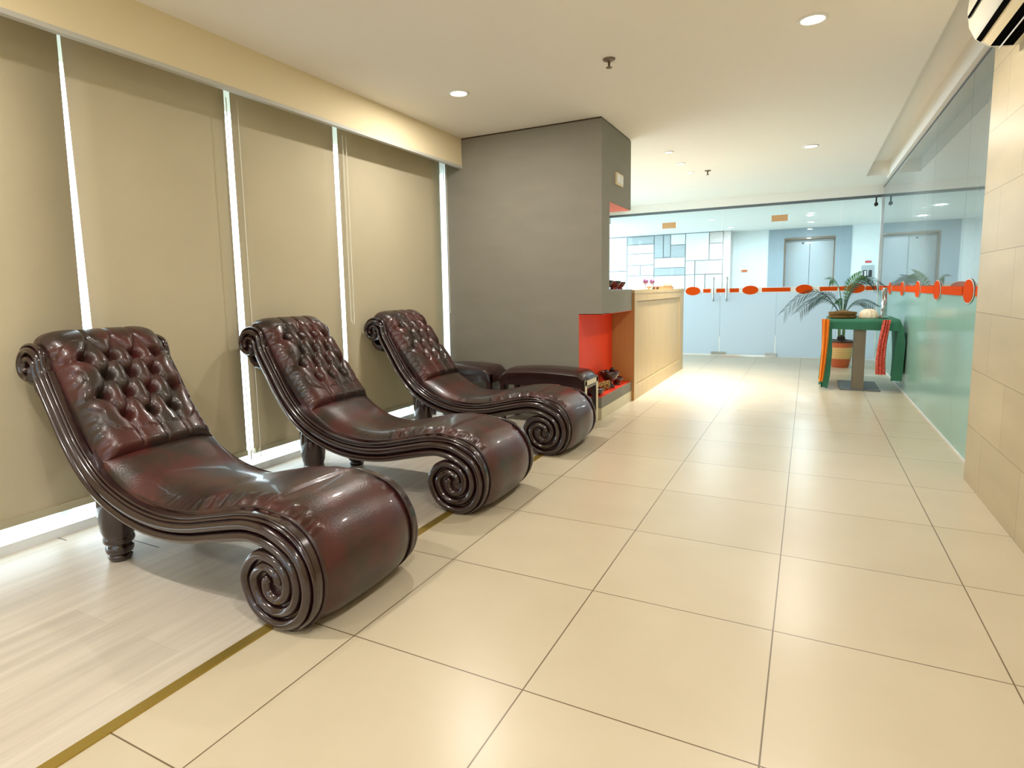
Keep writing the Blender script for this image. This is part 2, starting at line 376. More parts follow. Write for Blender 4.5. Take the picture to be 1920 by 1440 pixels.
# call panel
cp = tag(BX('lift_call_panel', (.96, 1.18, YL-.025, YL-.002, 1.0, 1.48), M['panelg'], bevel=.01), 'pale lift call panel with a figure pictogram and dark display beside the lift', 'sign')
bm = bmesh.new(); box(bm, .99, 1.06, YL-.028, YL-.025, 1.24, 1.38); fin('pictogram_plate', bm, M['black'], cp)
bm = bmesh.new(); lathe(bm, [(0, 0), (.018, 0), (.018, .004), (0, .004)], 16)
bmesh.ops.rotate(bm, verts=bm.verts, matrix=Matrix.Rotation(PI/2, 3, 'X')); bmesh.ops.translate(bm, verts=bm.verts, vec=(1.03, YL-.028, 1.345))
box(bm, 1.018, 1.045, YL-.033, YL-.029, 1.26, 1.325); fin('pictogram_figure', bm, M['white'], cp)
BX('display', (1.09, 1.15, YL-.029, YL-.025, 1.24, 1.38), M['black'], cp)
BX('floor_number_display', (1.02, 1.13, YL-.02, YL-.002, 1.53, 1.57), M['red_led'], cp)
pl = tag(BX('wall_sign', (-1.36, -1.22, YL-.02, YL-.001, 1.42, 1.47), M['tan'], bevel=.004), 'small orange plaque on the white lobby wall left of the lift', 'sign')
BX('sign_face', (-1.33, -1.24, YL-.024, YL-.02, 1.43, 1.455), M['decal'], pl)
# security camera at the glass corner
sc = empty('security_camera', (.80, YG-.05, 2.20), 'small black camera hanging at the corner of the glass partitions', 'camera')
bm = bmesh.new(); lathe(bm, [(0, -.022), (.022, -.022), (.026, 0), (.022, .022), (0, .022)], 16); bmesh.ops.rotate(bm, verts=bm.verts, matrix=Matrix.Rotation(1.2, 3, 'X')); fin('camera_body', bm, M['black'], sc, smooth=True)
BX('mount', (-.008, .008, -.008, .04, .0, .10), M['black'], sc)
# lobby bush whose tips show over the frosted band
bu = empty('potted_grass', (-1.20, 11.6, 0), 'spiky green plant behind the glass doors, only its tips over the orange band', 'plant')
bm = bmesh.new(); lathe(bm, [(0, 0), (.13, 0), (.17, .4), (.15, .4), (.14, .36), (0, .36)], 24); fin('pot', bm, M['terracotta'], bu, smooth=True)
bm = bmesh.new()
for k in range(46):
    a = random.uniform(0, 2*PI); l = random.uniform(.5, .74); s = random.uniform(.05, .3)
    p0 = Vector((.05*math.cos(a), .05*math.sin(a), .36)); p2 = Vector((s*math.cos(a), s*math.sin(a), .36+l)); p1 = (p0+p2)/2+Vector((0, 0, .1))
    w = Vector((-math.sin(a), math.cos(a), 0))*.007
    pr = None
    for t in range(7):
        u = t/6; p = p0*(1-u)**2+p1*2*u*(1-u)+p2*u*u; ww = w*(1-u*.9)
        q = (bm.verts.new(p-ww), bm.verts.new(p+ww))
        if pr: bm.faces.new((pr[0], pr[1], q[1], q[0]))
        pr = q
fin('foliage', bm, M['frond2'], bu)

# ------------------------------------------------------------------ ceiling lamps, sprinklers
def downlight(x, y, z, label, group, power, cool=False, r=.055, blocksize=.1, spread=180):
    t = empty('ceiling_downlight', (x, y, z), label, 'ceiling light', group)
    bm = bmesh.new(); lathe(bm, [(r, 0), (r*1.35, 0), (r*1.35, -.004), (r*1.05, -.007), (r, 0)], 32); fin('trim_ring', bm, M['white'], t, smooth=True)
    bm = bmesh.new(); lathe(bm, [(0, -.003), (r*.97, -.003), (r*.97, -.001), (0, -.001)], 32); fin('diffuser', bm, M['lampcool' if cool else 'lamp'], t)
    ld = D.lights.new('downlight_lamp', 'AREA'); ld.shape = 'DISK'; ld.size = blocksize; ld.energy = power
    ld.color = (.84, .94, 1.) if cool else (1., .93, .85); ld.spread = math.radians(spread)
    lo = D.objects.new('lamp_light', ld); COL.objects.link(lo); lo.parent = t; lo.location = (0, 0, -.012)
    return t
PW = 20.5
downlight(-2.19, 3.68, ZC, 'round downlight in the ceiling nearest the grey wall, left of the sprinkler', 'room downlights', PW)
downlight(-.03, 3.64, ZC, 'large bright downlight in the ceiling nearest the camera', 'room downlights', PW)
downlight(-.03, 6.81, ZC, 'bright downlight in mid ceiling before the glass doors', 'room downlights', PW)
for y in (.5, -1.6):  # downlights added out of view to light the camera side
    for x in (-2.19, -.03): downlight(x, y, ZC, 'added unseen downlight in the ceiling over the camera side of the room', 'added downlights outside the view', PW)
for y, s in ((6.30, 'first'), (6.93, 'middle'), (7.52, 'last')):
    downlight(-1.30, y, ZC, 'small warm downlight over the wooden counter, %s from the grey block' % s, 'counter downlights', 11, r=.035, spread=75)
for x, y, lab in ((0, 11.57, 'lobby downlight nearest the glass, in line with the lift'), (0, 13.2, 'lobby downlight just in front of the lift'),
                  (-1.46, 13.23, 'white lobby downlight above the end of the panelled wall'), (-1.6, 11.6, 'lobby downlight over the glass doors, left of the spiky plant'),
                  (1.6, 12.2, 'lobby downlight to the right of the lift, seen past the glass corner'), (-3.2, 12.4, 'leftmost lobby downlight, before the panelled wall')):
    downlight(x, y, ZL, lab, 'lobby downlights', 20, True)
for x, y, s in ((-1.105, 3.62, 'near'), (-1.10, 7.52, 'far')):
    t = empty('fire_sprinkler', (x, y, ZC), 'small metal fire sprinkler hanging from the %s ceiling' % ('nearer' if s == 'near' else 'farther'), 'sprinkler', 'sprinklers')
    bm = bmesh.new(); lathe(bm, [(0, 0), (.038, 0), (.034, -.008), (.012, -.014), (0, -.014)], 24); fin('escutcheon', bm, M['bronze'], t, smooth=True)
    bm = bmesh.new(); lathe(bm, [(0, -.01), (.008, -.01), (.007, -.045), (.012, -.047), (0, -.047)], 16); fin('nozzle', bm, M['bronze'], t, smooth=True)
    bm = bmesh.new(); lathe(bm, [(0, -.047), (.018, -.048), (.018, -.051), (0, -.051)], 16); fin('deflector', bm, M['bronze'], t, smooth=True)

# ------------------------------------------------------------------ roller blinds
XB = -3.032; ZT, ZB_ = 2.34, .15
bl = [(-.6, -.6, 1.589, 1.566, 'leftmost tan roller blind, cut off by the left edge of the picture', None),
      (1.603, 1.622, 2.447, 2.436, 'second tan roller blind from the left, behind the first lounge chair', None),
      (2.488, 2.488, 3.333, 3.337, 'third tan roller blind from the left, behind the middle lounge chair', 3.40),
      (3.382, 3.379, 4.712, 4.703, 'tan roller blind nearest the grey wall', 4.76)]
for a0, b0, a1, b1, lab, cy in bl:
    t = empty('roller_blind', (XB, (a0+a1)/2, 0), lab, 'roller blind', 'roller blinds over the window')
    c = (a0+a1)/2
    bm = bmesh.new(); nz = 24; vs = []
    for s in (0, .0025):
        vs.append([[bm.verts.new((s-.001, (1-i/8)*(a0+(b0-a0)*k/nz)+(i/8)*(a1+(b1-a1)*k/nz)-c, ZT+(ZB_-ZT)*k/nz)) for i in range(9)] for k in range(nz+1)])
    for k in range(nz):
        for i in range(8):
            bm.faces.new((vs[0][k][i], vs[0][k][i+1], vs[0][k+1][i+1], vs[0][k+1][i])); bm.faces.new((vs[1][k][i], vs[1][k+1][i], vs[1][k+1][i+1], vs[1][k][i+1]))
    for k in range(nz):
        for i in (0, 8): bm.faces.new((vs[0][k][i], vs[0][k+1][i], vs[1][k+1][i], vs[1][k][i]))
    fin('fabric', bm, M['blind'], t, smooth=True)
    BX('hem_bar', (-.008, .012, b0-c+.002, b1-c-.002, ZB_-.03, ZB_+.001), M['hem'], t, bevel=.003)
    bm = bmesh.new(); tube(bm, [(-.01, a0-c, ZT), (-.01, a1-c, ZT)], .02, 12); fin('roller', bm, M['whitemetal'], t, smooth=True)
# pull cords: right of the 2nd gap, 3rd gap and by the grey wall
def cord(y0, y1, zb, x=-2.99, par=None):
    bm = bmesh.new()
    tube(bm, crom([(x, y0, 2.22), (x, y0, zb+.15), (x+.004, y0+(y1-y0)*.1, zb+.03), (x+.008, (y0+y1)/2, zb), (x+.004, y1-(y1-y0)*.1, zb+.03), (x, y1, zb+.15), (x, y1, 2.22)], 8), .0022, 6)
    return tag(fin('blind_cord', bm, M['cord'], None, smooth=True), par, 'blind cord')
cord(2.425, 2.50, .13, -2.985, 'white pull cord loop hanging at the gap behind the middle lounge chair')
cord(3.39, 3.425, .87, -2.99, 'white pull cord loop hanging beside the farthest lounge chair')
cord(4.66, 4.71, .90, -2.955, 'white pull cord loop hanging beside the grey wall')

# ------------------------------------------------------------------ chaise longue
X0 = -2.2
FC = Vector((-1.505, 0, .158)); HC = Vector((-2.915, 0, .805))
def P2(x, z): return Vector((x, 0, z))
def pol(c, th, r):  # th clockwise from top, degrees, seen from the near side (x to the right)
    a = math.radians(th); return c + Vector((math.sin(a)*r, 0, math.cos(a)*r))
CL = [(-2.815, .775), (-2.735, .64), (-2.66, .52), (-2.58, .425), (-2.49, .353), (-2.38, .300), (-2.25, .264), (-2.10, .250), (-1.95, .262), (-1.80, .295), (-1.68, .322), (-1.60, .331)]
CLd = crom([P2(*p) for p in CL], 8)
def offs(d, idx=None):
    out = []
    n = len(CLd)
    for i, p in enumerate(CLd):
        t = (CLd[min(i+1, n-1)]-CLd[max(i-1, 0)]).normalized(); nn = Vector((-t.z, 0, t.x))
        out.append(p+nn*d)
    return out
def reed(d, head, foot):
    o = offs(d)[::8]
    pts = [pol(HC, th, r) for th, r in head][::-1] + o + [pol(FC, th, r) for th, r in foot]
    return crom(pts, 7)
A = reed(.006, [(60, .098), (20, .083), (-20, .070), (-70, .059), (-120, .052), (-180, .045), (-240, .035), (-300, .020)],
         [(0, .166), (45, .149), (90, .138), (135, .138), (180, .140), (225, .144), (270, .145), (315, .115), (360, .080), (405, .062), (450, .053), (495, .053), (540, .054), (585, .051), (630, .041), (670, .028)])
B = reed(-.033, [(70, .058), (20, .046), (-30, .034), (-90, .024), (-150, .014)],
         [(0, .122), (45, .105), (90, .096), (135, .095), (180, .097), (225, .101), (270, .100), (315, .070), (360, .038), (400, .022), (440, .012)])
C_ = reed(.030, [(55, .124), (20, .108), (-20, .093), (-70, .080), (-115, .074)], [(0, .198), (30, .185), (60, .176), (90, .170), (120, .165), (150, .163)])
UP = offs(.050); LO = offs(-.049)
def front_r(th):
    ks = [(0, .214), (30, .203), (60, .186), (90, .174), (135, .166), (180, .165), (225, .166), (270, .163), (300, .148), (330, .122), (360, .106)]
    for (a, ra), (b, rb) in zip(ks, ks[1:]):
        if a <= th <= b: return ra+(rb-ra)*(th-a)/(b-a)
def sweep_reed(bm, pts, rw_, ry, yc, side, rh=None):
    n = len(pts); seg = 12; prev = None
    for i, p in enumerate(pts):
        t = (pts[min(i+1, n-1)]-pts[max(i-1, 0)]).normalized(); nn = Vector((-t.z, 0, t.x))
        rw = rw_ if rh is None else rh+(rw_-rh)*max(0, min(1, (i-35)/60))
        e = min(1, (i+.3)/4, (n-1-i+.3)/4); k = math.sqrt(max(.02, 1-(1-e)**2))
        ring = [bm.verts.new((p.x+nn.x*rw*k*math.cos(a)-X0, yc+side*ry*k*math.sin(a), p.z+nn.z*rw*k*math.cos(a))) for a in [2*PI*q/seg for q in range(seg)]]
        if prev:
            for q in range(seg): bm.faces.new((prev[q], prev[(q+1) % seg], ring[(q+1) % seg], ring[q]))
        else: bm.faces.new(ring)
        prev = ring
    bm.faces.new(prev)
W = .58
def side_frame(root, near):
    s = -1 if near else 1
    yo = (.022 if near else W-.022); yi = (.06 if near else W-.06)
    yo -= W/2; yi -= W/2
    bm = bmesh.new()
    def prism(poly):
        a = [bm.verts.new((p.x-X0, yo, p.z)) for p in poly]; b = [bm.verts.new((p.x-X0, yi, p.z)) for p in poly]
        bm.faces.new(a); bm.faces.new(b)
        for i in range(len(a)): bm.faces.new((a[i], a[(i+1) % len(a)], b[(i+1) % len(a)], b[i]))
    # S band in quads
    n = len(UP)
    ext_u = UP+[pol(FC, 0, .214)]; ext_l = LO+[pol(FC, 0, .106)]
    ua = [[bm.verts.new((p.x-X0, y, p.z)) for p in ext_u] for y in (yo, yi)]
    la = [[bm.verts.new((p.x-X0, y, p.z)) for p in ext_l] for y in (yo, yi)]
    for i in range(n):
        for k in (0, 1): bm.faces.new((ua[k][i], ua[k][i+1], la[k][i+1], la[k][i]))
        bm.faces.new((ua[0][i], ua[0][i+1], ua[1][i+1], ua[1][i])); bm.faces.new((la[0][i], la[0][i+1], la[1][i+1], la[1][i]))
    prism([pol(FC, t, front_r(t)) for t in range(0, 360, 6)])
    hr = lambda t: {0: .108}.get(0)
    hp = []
    for t in range(-180, 100, 8):
        r = .072+.055*max(0, min(1, (t+100)/190))
        hp.append(pol(HC, t, r))
    hp.append(LO[0]); prism(hp)
    yr = yo
    sweep_reed(bm, A, .0195, .026, yr, s, .016); sweep_reed(bm, B, .0190, .026, yr, s, .014); sweep_reed(bm, C_, .007, .012, yr, s)
    # filler mouldings
    sweep_reed(bm, crom(offs(.046)[::8]+[pol(FC, t, front_r(t)-.006) for t in (0, 30, 60, 90, 120, 150, 180)], 6), .004, .006, yr, s)
    return fin('side_frame', bm, M['carved'], root, auto=.7)

def leather_surface(edge, crown, y0, y1, nt, hfun, root, name, nseg=9, mat_=None, thick=.03):
    E = crom([P2(*p) for p in edge], nseg); n = len(E)
    nor = []
    for i in range(n):
        t = (E[min(i+1, n-1)]-E[max(i-1, 0)]).normalized(); nor.append(Vector((-t.z, 0, t.x)))
    arc = [0]
    for i in range(1, n): arc.append(arc[-1]+(E[i]-E[i-1]).length)
    bm = bmesh.new(); G = []
    for i in range(n):
        row = []
        for j in range(nt+1):
            v = j/nt; y = y0+(y1-y0)*v
            h = hfun(arc[i], arc[-1], v, y, i/(n-1), E[i])
            p = E[i]+nor[i]*h
            row.append(bm.verts.new((p.x-X0, y-W/2, p.z)))
        G.append(row)
    for i in range(n-1):
        for j in range(nt): bm.faces.new((G[i][j], G[i][j+1], G[i+1][j+1], G[i+1][j]))
    # inner skirt closes the body
    H = [[bm.verts.new((E[i].x-nor[i].x*thick-X0, yy-W/2, E[i].z-nor[i].z*thick)) for yy in (y0, y1)] for i in range(n)]
    for i in range(n-1):
        bm.faces.new((G[i][0], G[i+1][0], H[i+1][0], H[i][0])); bm.faces.new((G[i][nt], H[i][1], H[i+1][1], G[i+1][nt]))
        bm.faces.new((H[i][0], H[i+1][0], H[i+1][1], H[i][1]))
    bm.faces.new([G[0][j] for j in range(nt+1)]+[H[0][1], H[0][0]]); bm.faces.new([G[-1][j] for j in range(nt, -1, -1)]+[H[-1][0], H[-1][1]])
    return fin(name, bm, mat_ or M['leather'], root, auto=1.1), E, nor, arc

BACK = [(-2.865, .668), (-2.92, .677), (-2.955, .72), (-2.966, .79), (-2.956, .86), (-2.925, .912), (-2.88, .932), (-2.83, .905), (-2.784, .833), (-2.70, .71), (-2.605, .585), (-2.53, .497), (-2.475, .438)]
SEAT = [(-2.53, .49), (-2.475, .44), (-2.40, .385), (-2.287, .328), (-2.143, .299), (-2.01, .303), (-1.841, .341), (-1.685, .372), (-1.587, .380), (-1.51, .372), (-1.445, .347), (-1.388, .301), (-1.350, .24), (-1.338, .181), (-1.345, .12), (-1.375, .062), (-1.43, .022), (-1.49, .008), (-1.55, .02)]
# tuft lattice on the back: s measured along BACK, v across
def build_chaise():
    root = empty('chaise_longue', (X0, 1.56, 0))
    side_frame(root, True); side_frame(root, False)
    bt = {}
    rows = [(.525, (.20, .42, .63, .83)), (.62, (.31, .52, .73)), (.715, (.20, .41, .62, .84)), (.825, (.30, .52, .72))]
    Etmp = crom([P2(*p) for p in BACK], 9); arc = [0]
    for i in range(1, len(Etmp)): arc.append(arc[-1]+(Etmp[i]-Etmp[i-1]).length)
    LT = arc[-1]
    y0, y1 = .045, W-.045; wy = y1-y0
    btn = []
    for s, vs in rows:
        for v in vs: btn.append((s*LT, v*wy))
    top = [(.42*LT, v*wy) for v in (.31, .52, .73)]
    seg = []
    def near_pairs(r1, r2):
        for a in r1:
            for b in r2:
                if abs(a[1]-b[1]) < .135*wy: seg.append((a, b))
    R = [[(s*LT, v*wy) for v in vs] for s, vs in rows]
    near_pairs(top, R[0]); near_pairs(R[0], R[1]); near_pairs(R[1], R[2]); near_pairs(R[2], R[3])
    for r in (R[0], R[2]):
        seg.append((r[0], (r[0][0]+.012, -.02))); seg.append((r[-1], (r[-1][0]-.006, wy+.02)))
    for a in top: seg.append((a, (.10*LT, a[1])))
    for a in R[3]: seg.append((a, (LT*1.02, a[1]+.01)))
    def dseg(p, a, b):
        ax, ay = a; bx, by = b; px, py = p; dx, dy = bx-ax, by-ay
        t = max(0, min(1, ((px-ax)*dx+(py-ay)*dy)/(dx*dx+dy*dy))); return math.hypot(px-ax-dx*t, py-ay-dy*t)
    def hb(s, L_, v, y, u, e):
        yy = v*wy
        edge = 1-abs(2*v-1)**8
        endk = max(0, min(1, (L_-s)/.04)); endk = math.sqrt(max(0, 1-(1-endk)**2))
        body = .030+.040*max(0, min(1, (s-.36)/.2))
        h = body*edge*endk - .003
        k = 0
        if s > .12:
            dm = min(dseg((s, yy), a, b) for a, b in seg)
            k = .015*math.exp(-(dm/.0075)**1.1)
            k *= max(.12, min(1, (s/L_-.28)/.16))
            db = min(math.hypot(s-a, yy-b) for a, b in btn)
            k += .050*math.exp(-(db/.021)**2)
            dd = min(math.hypot(s-a, yy-b) for a, b in btn)
            if dd < .07:
                a, b = min(btn, key=lambda q: math.hypot(s-q[0], yy-q[1])); k += .0035*math.cos(7*math.atan2(s-a, yy-b))*(dd/.022)*math.exp(-(dd/.022)**2)
            if dd < .09: h += .010*(1-math.exp(-(dm/.03)**2))
        # pinched ruffles at the near edges
        fr = .004*math.sin(s*150)*max(0, 1-min(v, 1-v)/.10)
        return h*1.0-k*edge+fr*(1 if s > .45 else .4)+.002*noise.noise((s*14, yy*14, 3))
    o, E, nor, arc = leather_surface(BACK, .05, y0, y1, 132, hb, root, 'backrest', nseg=18)
    for (s, yy) in btn:
        i = min(range(len(arc)), key=lambda q: abs(arc[q]-s)); v = yy/wy
        h = hb(arc[i], LT, v, yy, 0, None)+.002
        p = E[i]+nor[i]*h
        bm = bmesh.new(); bmesh.ops.create_uvsphere(bm, u_segments=12, v_segments=8, radius=.009)
        bmesh.ops.translate(bm, verts=bm.verts, vec=(p.x-X0, y0+yy-W/2, p.z)); fin('tuft_button', bm, M['leather_dark'], o, smooth=True)
    def hs(s, L_, v, y, u, e):
        edge = 1-abs(2*v-1)**4
        c = .052 if e.x < -1.75 else (.052-.026*min(1, (e.x+1.75)/.3))
        if s > L_*.6: c = .028
        st = max(0, min(1, (s-.05)/.10)); en = max(0, min(1, (L_-s)/.06))
        c *= math.sqrt(max(0, 1-(1-st)**2))*en
        q = max(0, 1-min(v, 1-v)/.16)
        fr = .0
        if s > .62 and s < L_*.72: fr = (.010 if v < .5 else .003)*math.sin(s*95+3*noise.noise((s*9, v*5, 0)))*q*(1-q)*4
        elif .38 < s < L_*.72: fr = .0012*math.sin(s*170+8*noise.noise((s*7, 1, v)))*q*(1-q)*4
        return c*edge-.002+fr+.003*noise.noise((s*5, y*7, 9))*edge
    leather_surface(SEAT, .05, y0, y1, 60, hs, root, 'seat', nseg=12)
    # underside board between the frames
    pts = [P2(-2.865, .665)]+[p.copy() for p in LO[::4]]+[pol(FC, 0, .10)]
    bm = bmesh.new(); pr = None
    for p in pts:
        q = [bm.verts.new((p.x-X0+dx, yy-W/2, p.z+dz)) for yy in (.05, W-.05) for dx, dz in ((0, 0), (.01, .02))]
        if pr:
            bm.faces.new((pr[0], pr[2], q[2], q[0])); bm.faces.new((pr[1], q[1], q[3], pr[3]))
            bm.faces.new((pr[0], q[0], q[1], pr[1])); bm.faces.new((pr[2], pr[3], q[3], q[2]))
        else: bm.faces.new((q[0], q[1], q[3], q[2]))
        pr = q
    bm.faces.new((pr[0], pr[1], pr[3], pr[2])); fin('underside', bm, M['leather_dark'], root)
    # upholstery piping along the near and far edges
    for y in (.056, W-.056):
        bm = bmesh.new()
        pts = offs(.055)[::4]+[pol(FC, t, front_r(t)+.003) for t in range(0, 200, 12)]
        tube(bm, [Vector((p.x-X0, y-W/2, p.z)) for p in crom(pts, 3)], .006, 8); fin('piping', bm, M['leather_dark'], root, smooth=True)
    # turned legs
    for y in (.105, W-.105):
        bm = bmesh.new()
        lathe(bm, [(0, 0), (.034, 0), (.043, .006), (.046, .018), (.046, .026), (.040, .031), (.049, .036), (.053, .048), (.053, .062), (.047, .070), (.046, .074), (.056, .080), (.060, .090), (.058, .104), (.056, .110), (.064, .135), (.069, .18), (.071, .235), (.066, .29), (.05, .33), (0, .33)], 36, (-2.535-X0, y-W/2, 0))
        fin('leg', bm, M['carved'], root, auto=.9)
    # corner block that joins the leg to the frame
    for y in (.07, W-.14):
        bm = bmesh.new(); box(bm, -2.60-X0, -2.43-X0, y-W/2, y+.07-W/2, .25, .335)
        fin('leg_block', bm, M['carved'], root, bevel=.01)
    return root
ch = build_chaise()
labs = ['nearest of the three tufted oxblood leather chaise longues with carved scroll frame',
        'middle tufted oxblood leather chaise longue between two others along the blinds',
        'farthest tufted oxblood leather chaise longue, next to the two dark stools']
tag(ch, labs[0], 'lounge chair', 'chaise longues along the window')
for k, (dy, dx) in enumerate(((1.122, -.004), (2.262, -.012))):
    c = dup(ch); c.location = (X0+dx, 1.56+dy, 0); tag(c, labs[k+1], 'lounge chair', 'chaise longues along the window')

# ------------------------------------------------------------------ stools
def stool(x0, x1, y0, y1, h, label, pale):
    t = empty('leather_stool', ((x0+x1)/2, (y0+y1)/2, 0), label, 'stool', 'dark leather stools by the grey wall')
    w, d = (x1-x0)/2, (y1-y0)/2
    bm = bmesh.new(); n = 26; pr = None
    th = .075
    for i in range(n+1):
        u = -1+2*i/n; x = u*w; z = h+.02*math.cos(u*PI/2)-.05*max(0, (abs(u)-.8)/.2)**2
        ring = [bm.verts.new((x, yy, zz)) for yy, zz in ((-d, z-th), (-d-.006, z-.03), (-d+.02, z-.005), (-d*.4, z+.006), (d*.4, z+.006), (d-.02, z-.005), (d+.006, z-.03), (d, z-th))]
        if pr:
            for q in range(8): bm.faces.new((pr[q], pr[(q+1) % 8], ring[(q+1) % 8], ring[q]))
        else: bm.faces.new(ring)
        pr = ring
    bm.faces.new(pr); fin('seat', bm, M['leather_dark'], t, auto=.9)
    for s in (-1, 1):
        for q in (-1, 1):
            xx = s*(w-.018)
            BX('leg', (xx-.018, xx+.018, q*(d-.022)-.022, q*(d-.022)+.022, 0, h-.05), M['leather_dark'], t, bevel=.005)
            if pale: BX('leg_facing', (xx+s*.018-.002, xx+s*.018+.004, q*(d-.022)-.02, q*(d-.022)+.02, 0, h-.06), M['plinth'], t)
        if pale and s == 1: BX('rail_facing', (xx+.016, xx+.022, -d, d, h-.10, h-.062), M['plinth'], t)
    BX('apron', [(-w+.03, w-.03, -d+.005, -d+.03, h-.12, h-.05), (-w+.03, w-.03, d-.03, d-.005, h-.12, h-.05)], M['leather_dark'], t)
    return t
stool(-2.98, -2.36, 4.36, 4.68, .445, 'dark leather stool in the corner behind the farthest chaise longue', False)
stool(-2.27, -1.52, 4.36, 4.68, .44, 'dark leather stool with pale faced end legs beside the orange niche', True)

# ------------------------------------------------------------------ counter
ct = empty('reception_counter', (-1.8, 6.97, 0), 'oak veneer reception counter standing right of the grey block', 'counter')
def cb(name, b, m, bevel=.002): return BX(name, tuple(v-(-1.8, -1.8, 6.97, 6.97, 0, 0)[i] for i, v in enumerate(b)), m, ct, bevel)
cb('body', (-2.1, -1.495, 5.70, 8.23, .0, 1.045), M['wood'])
cb('end_panel', (-2.12, -1.478, 5.684, 5.70, 0, 1.05), M['wood_dark'])
cb('worktop', (-2.14, -1.478, 5.684, 8.26, 1.045, 1.08), M['wood'])
cb('front_rail', (-1.496, -1.480, 5.70, 8.25, .97, 1.046), M['wood'])
cb('front_rail', (-1.496, -1.480, 5.70, 8.25, 0, .145), M['wood'])
cb('front_stile', (-1.496, -1.480, 5.70, 5.79, .145, .97), M['wood'])
cb('front_stile', (-1.496, -1.480, 7.97, 8.25, .145, .97), M['wood'])
cb('front_panel', (-1.496, -1.488, 5.80, 7.96, .155, .96), M['wood'])

# items on the ledge, counter, and in the niche
def pot(name, x, y, z, prof, m, label, cat, group=None, s=1):
    bm = bmesh.new(); lathe(bm, [(r*s, h*s) for r, h in prof], 28); o = fin(name, bm, m, None, smooth=True, loc=(x, y, z)); return tag(o, label, cat, group)
bowl = [(0, 0), (.045, 0), (.05, .008), (.036, .02), (.06, .04), (.082, .075), (.088, .10), (.080, .10), (.07, .07), (.04, .045), (0, .04)]
cup = [(0, 0), (.035, 0), (.04, .01), (.05, .04), (.048, .07), (.042, .075), (.036, .07), (.04, .04), (0, .012)]
for x, y, s, lab in ((-1.62, 5.20, .85, 'red brown glazed bowl on the grey ledge closest to the pillar'), (-1.60, 5.40, .8, 'red brown glazed bowl in the middle of the grey ledge'), (-1.60, 5.58, .72, 'red brown glazed bowl at the counter end of the grey ledge')):
    pot('ceramic_bowl', x, y, 1.086, bowl, M['redceramic'], lab, 'bowl', 'red brown bowls on the ledge', s)
pot('ceramic_jar', -1.74, 5.12, 1.086, [(0, 0), (.03, 0), (.045, .03), (.045, .07), (.02, .10), (.028, .13), (.012, .13), (0, .12)], M['darkceramic'], 'dark ceramic jar on the grey ledge against the pillar', 'jar')
for x, y, lab in ((-1.60, 6.62, 'purple round ornament on a thin stalk, nearer one on the counter'), (-1.60, 6.93, 'purple round ornament on a thin stalk, farther one on the counter')):
    t = empty('stalk_ornament', (x, y, 1.08), lab, 'ornament', 'purple ornaments on the counter')
    bm = bmesh.new(); lathe(bm, [(0, 0), (.03, 0), (.026, .012), (.006, .018), (.004, .075), (0, .075)], 16); fin('stand', bm, M['shell'], t, smooth=True)
    bm = bmesh.new(); bmesh.ops.create_uvsphere(bm, u_segments=16, v_segments=10, radius=.03); bmesh.ops.translate(bm, verts=bm.verts, vec=(0, 0, .09)); fin('ball', bm, M['purple'], t, smooth=True)
tr = empty('serving_tray', (-1.62, 7.45, 1.08), 'long brown wooden tray lying on the counter', 'tray')
bm = bmesh.new(); box(bm, -.07, .07, -.36, .42, .0, .012); box(bm, -.075, -.065, -.37, .43, 0, .035); box(bm, .065, .075, -.37, .43, 0, .03); fin('base', bm, M['wood_dark'], tr, bevel=.002)
BX('handle', (-.05, .05, .42, .46, .01, .04), M['wood_dark'], tr, bevel=.008)
tag(BX('cream_box', (-.05, .05, -.05, .05, 0, .07), M['shell'], bevel=.006, loc=(-1.66, 8.05, 1.08)), 'small cream box at the far end of the counter', 'box')
for x, y, lab in ((-1.58, 6.66, 'tiny dark cup on the counter under the nearer purple ornament'), (-1.575, 6.82, 'tiny dark cup on the counter between the purple ornaments')):
    pot('small_cup', x+.06, y, 1.08, cup, M['darkceramic'], lab, 'cup', 'dark cups on the counter', .32)
# niche objects
NZ = .192
pot('ceramic_bowl', -1.60, 4.83, NZ, [(0, 0), (.05, 0), (.085, .02), (.09, .05), (.075, .07), (.06, .066), (.07, .05), (.05, .02), (0, .015)], M['darkceramic'], 'dark low bowl at the front corner of the orange niche', 'bowl', None, .9)
for k, (x, y) in enumerate(((-1.585, 4.97), (-1.575, 5.06), (-1.565, 5.15))):
    bm = bmesh.new()
    pr = None
    for i in range(11):
        u = i/10; r = .042*(1-.75*u**1.6); xx = -u*.17
        ring = [bm.verts.new((xx, r*math.cos(2*PI*q/14), .042+r*math.sin(2*PI*q/14)*(1)-.012*u)) for q in range(14)]
        if pr:
            for q in range(14): bm.faces.new((pr[q], pr[(q+1) % 14], ring[(q+1) % 14], ring[q]))
        pr = ring
    bm.faces.new(pr)
    inner = [bm.verts.new((-.03, .026*math.cos(2*PI*q/14), .042+.026*math.sin(2*PI*q/14))) for q in range(14)]
    bm.verts.ensure_lookup_table(); f0 = [bm.verts[q] for q in range(14)]
    for q in range(14): bm.faces.new((f0[q], inner[q], inner[(q+1) % 14], f0[(q+1) % 14]))
    bm.faces.new(inner)
    tag(fin('horn_shell', bm, M['gold'], None, smooth=True, loc=(x, y, NZ)), ('striped gold horn shell nearest the dark low bowl in the orange niche', 'striped gold horn shell, middle of the row in the orange niche', 'striped gold horn shell nearest the footed bowl in the orange niche')[k], 'shell', 'gold shells in the niche')
fb = empty('footed_bowl', (-1.60, 5.27, NZ), 'dark footed bowl with ears standing behind the gold shells in the niche', 'bowl')
